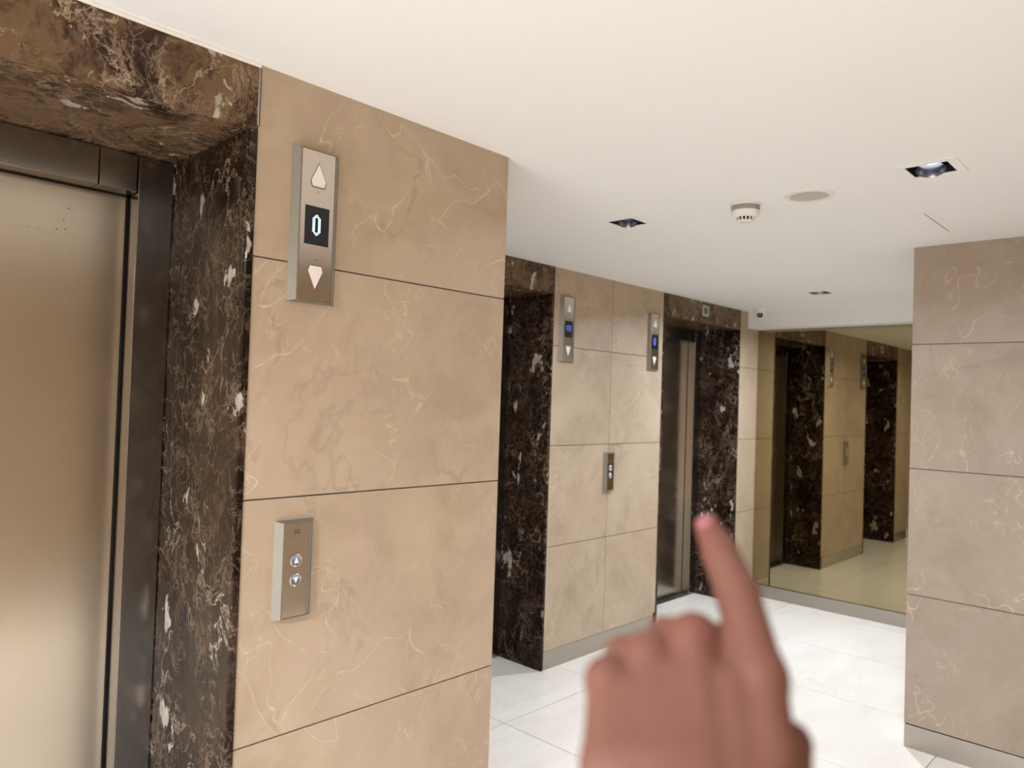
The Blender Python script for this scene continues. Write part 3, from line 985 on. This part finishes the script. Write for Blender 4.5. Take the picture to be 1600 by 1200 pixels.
def surface_nets(fn, lo, hi, h):
    n = np.ceil((np.array(hi) - np.array(lo)) / h).astype(int) + 1
    ax = [lo[i] + h * np.arange(n[i]) for i in range(3)]
    F = np.empty(n, np.float32)
    yy, zz = np.meshgrid(ax[1], ax[2], indexing='ij')
    for i, x in enumerate(ax[0]):
        Q = np.stack([np.full(yy.size, x), yy.ravel(), zz.ravel()], 1)
        F[i] = fn(Q).reshape(n[1], n[2])
    S = F < 0
    c = np.zeros(n - 1, int)
    for dx in (0, 1):
        for dy in (0, 1):
            for dz in (0, 1):
                c += S[dx:n[0] - 1 + dx, dy:n[1] - 1 + dy, dz:n[2] - 1 + dz]
    cell = (c > 0) & (c < 8)
    idx = -np.ones(cell.shape, int)
    ijk = np.argwhere(cell)
    idx[cell] = np.arange(len(ijk))
    V = np.array(lo) + h * (ijk + 0.5)
    quads = []
    for a in range(3):
        b, e = (a + 1) % 3, (a + 2) % 3
        sl0 = [slice(1, n[k] - 1) for k in range(3)]; sl0[a] = slice(0, n[a] - 1)
        sl1 = list(sl0); sl1[a] = slice(1, n[a])
        s0, s1 = S[tuple(sl0)], S[tuple(sl1)]
        E = np.argwhere(s0 != s1)
        flip = s0[tuple(E.T)]
        base_ = E.copy()
        for k in range(3):
            if k != a:
                base_[:, k] += 1
        def cell_at(db, de):
            q = base_.copy(); q[:, b] -= db; q[:, e] -= de
            return idx[tuple(q.T)]
        q4 = np.stack([cell_at(1, 1), cell_at(0, 1), cell_at(0, 0), cell_at(1, 0)], 1)
        q4[~flip] = q4[~flip][:, ::-1]
        quads.append(q4)
    quads = np.concatenate(quads)
    return V, quads[(quads >= 0).all(1)]

def grad(fn, V, e=0.02):
    g = np.empty_like(V)
    for k in range(3):
        d = np.zeros(3); d[k] = e
        g[:, k] = (fn(V + d) - fn(V - d)) / (2 * e)
    return g

def project(fn, V, it=5):
    for _ in range(it):
        g = grad(fn, V)
        V = V - (fn(V) / np.maximum((g * g).sum(1), 0.05))[:, None] * g
    return V

allp = np.array([q[:3] for v in H.values() for q in v])
lo = np.minimum(allp.min(0), (-4.0, -19.5, -3)) - 2.2
hi = np.maximum(allp.max(0), (4.5, 0, 11)) + 2.2
lo[1] = -23.5
hi[2] = 15.0
V, Q = surface_nets(hand_sd, lo, hi, 0.17)
V = project(hand_sd, V)
# blend of warmer skin over knuckles, finger joints and the fingertip
fl_pts = [(H['index'][1][:3], 1.1, 0.35), (H['index'][3][:3], 1.3, 0.95), (H['index'][2][:3], 0.9, 0.5), (H['index'][0][:3], 1.3, 0.3), (H['middle'][0][:3], 1.5, 0.75),
          (H['ring'][0][:3], 1.2, 0.4), (H['little'][0][:3], 1.1, 0.4), (H['thumb'][1][:3], 1.2, 0.7)]
flush = np.zeros(len(V))
for c, r_, a_ in fl_pts:
    flush = np.maximum(flush, a_ * np.exp(-(np.linalg.norm(V - np.array(c), axis=1) / r_) ** 2))
me = bpy.data.meshes.new('pointing_hand')
me.from_pydata((V / 100.0).tolist(), [], Q.tolist())
me.update()
me.polygons.foreach_set('use_smooth', [True] * len(me.polygons))
at = me.attributes.new('flush', 'FLOAT', 'POINT')
at.data.foreach_set('value', flush.astype(np.float32))
me.materials.append(M['skin'])
hand = bpy.data.objects.new('pointing_hand', me)
COL.objects.link(hand)
hand.location = (0.2413, 0.1336, 1.4182)
hand.rotation_euler = (1.59182, -0.03314, -0.81138)
tag(hand, "person's left hand seen from behind, index finger pointing up", 'hand')

def fingernail(p2, p3, out, length, width, name='fingernail'):
    """A curved nail plate lying on the fingertip, 'out' = direction out of the back of the finger."""
    p2, p3 = np.array(p2[:3]), np.array(p3[:3])
    t = (p3 - p2) / np.linalg.norm(p3 - p2)
    out = np.array(out, float); out = out - t * (out @ t); out /= np.linalg.norm(out)
    side = np.cross(out, t)
    nu, nv = 11, 13
    pts = []
    for j in range(nv):
        for i in range(nu):
            u, v = 2 * i / (nu - 1) - 1, 2 * j / (nv - 1) - 1
            k = math.sqrt(1 - 0.5 * v * v); l = math.sqrt(1 - 0.5 * u * u)
            pts.append(p3 + t * (0.16 + v * l * length / 2) + side * (u * k * width / 2) + out * 1.3)
    pts = np.array(pts)
    for _ in range(14):
        pts = pts - out * (hand_sd(pts) * 0.8)[:, None]
    g = grad(hand_sd, pts); g /= np.linalg.norm(g, axis=1)[:, None]
    top, bot = pts + g * 0.035, pts - g * 0.05
    n = nu * nv
    fs = []
    for j in range(nv - 1):
        for i in range(nu - 1):
            a = j * nu + i
            fs.append((a, a + 1, a + nu + 1, a + nu)); fs.append((n + a + nu, n + a + nu + 1, n + a + 1, n + a))
    rim = [i for i in range(nu)] + [j * nu + nu - 1 for j in range(1, nv)] + [(nv - 1) * nu + i for i in range(nu - 2, -1, -1)] + [j * nu for j in range(nv - 2, 0, -1)]
    for a, b in zip(rim, rim[1:] + rim[:1]):
        fs.append((b, a, n + a, n + b))
    nm = bpy.data.meshes.new(name)
    nm.from_pydata((np.concatenate([top, bot]) / 100.0).tolist(), [], fs)
    nm.update()
    nm.polygons.foreach_set('use_smooth', [True] * len(nm.polygons))
    nm.materials.append(M['nail'])
    o = bpy.data.objects.new(name, nm)
    COL.objects.link(o)
    o.parent = hand
    return o
fingernail(H['index'][2], H['index'][3], (-0.28, 0.1, 1.0), 1.15, 0.98)
for k, s in (('middle', 1.0), ('ring', 0.95), ('little', 0.8)):
    a, b, c = (np.array(q[:3]) for q in H[k][1:4])
    fingernail(H[k][2], H[k][3], (b - a), 0.9 * s, 0.9 * s)
a, b, c = (np.array(q[:3]) for q in H['thumb'])
fingernail(H['thumb'][1], H['thumb'][2], (0.2, 1.0, -0.2), 1.1, 1.15)
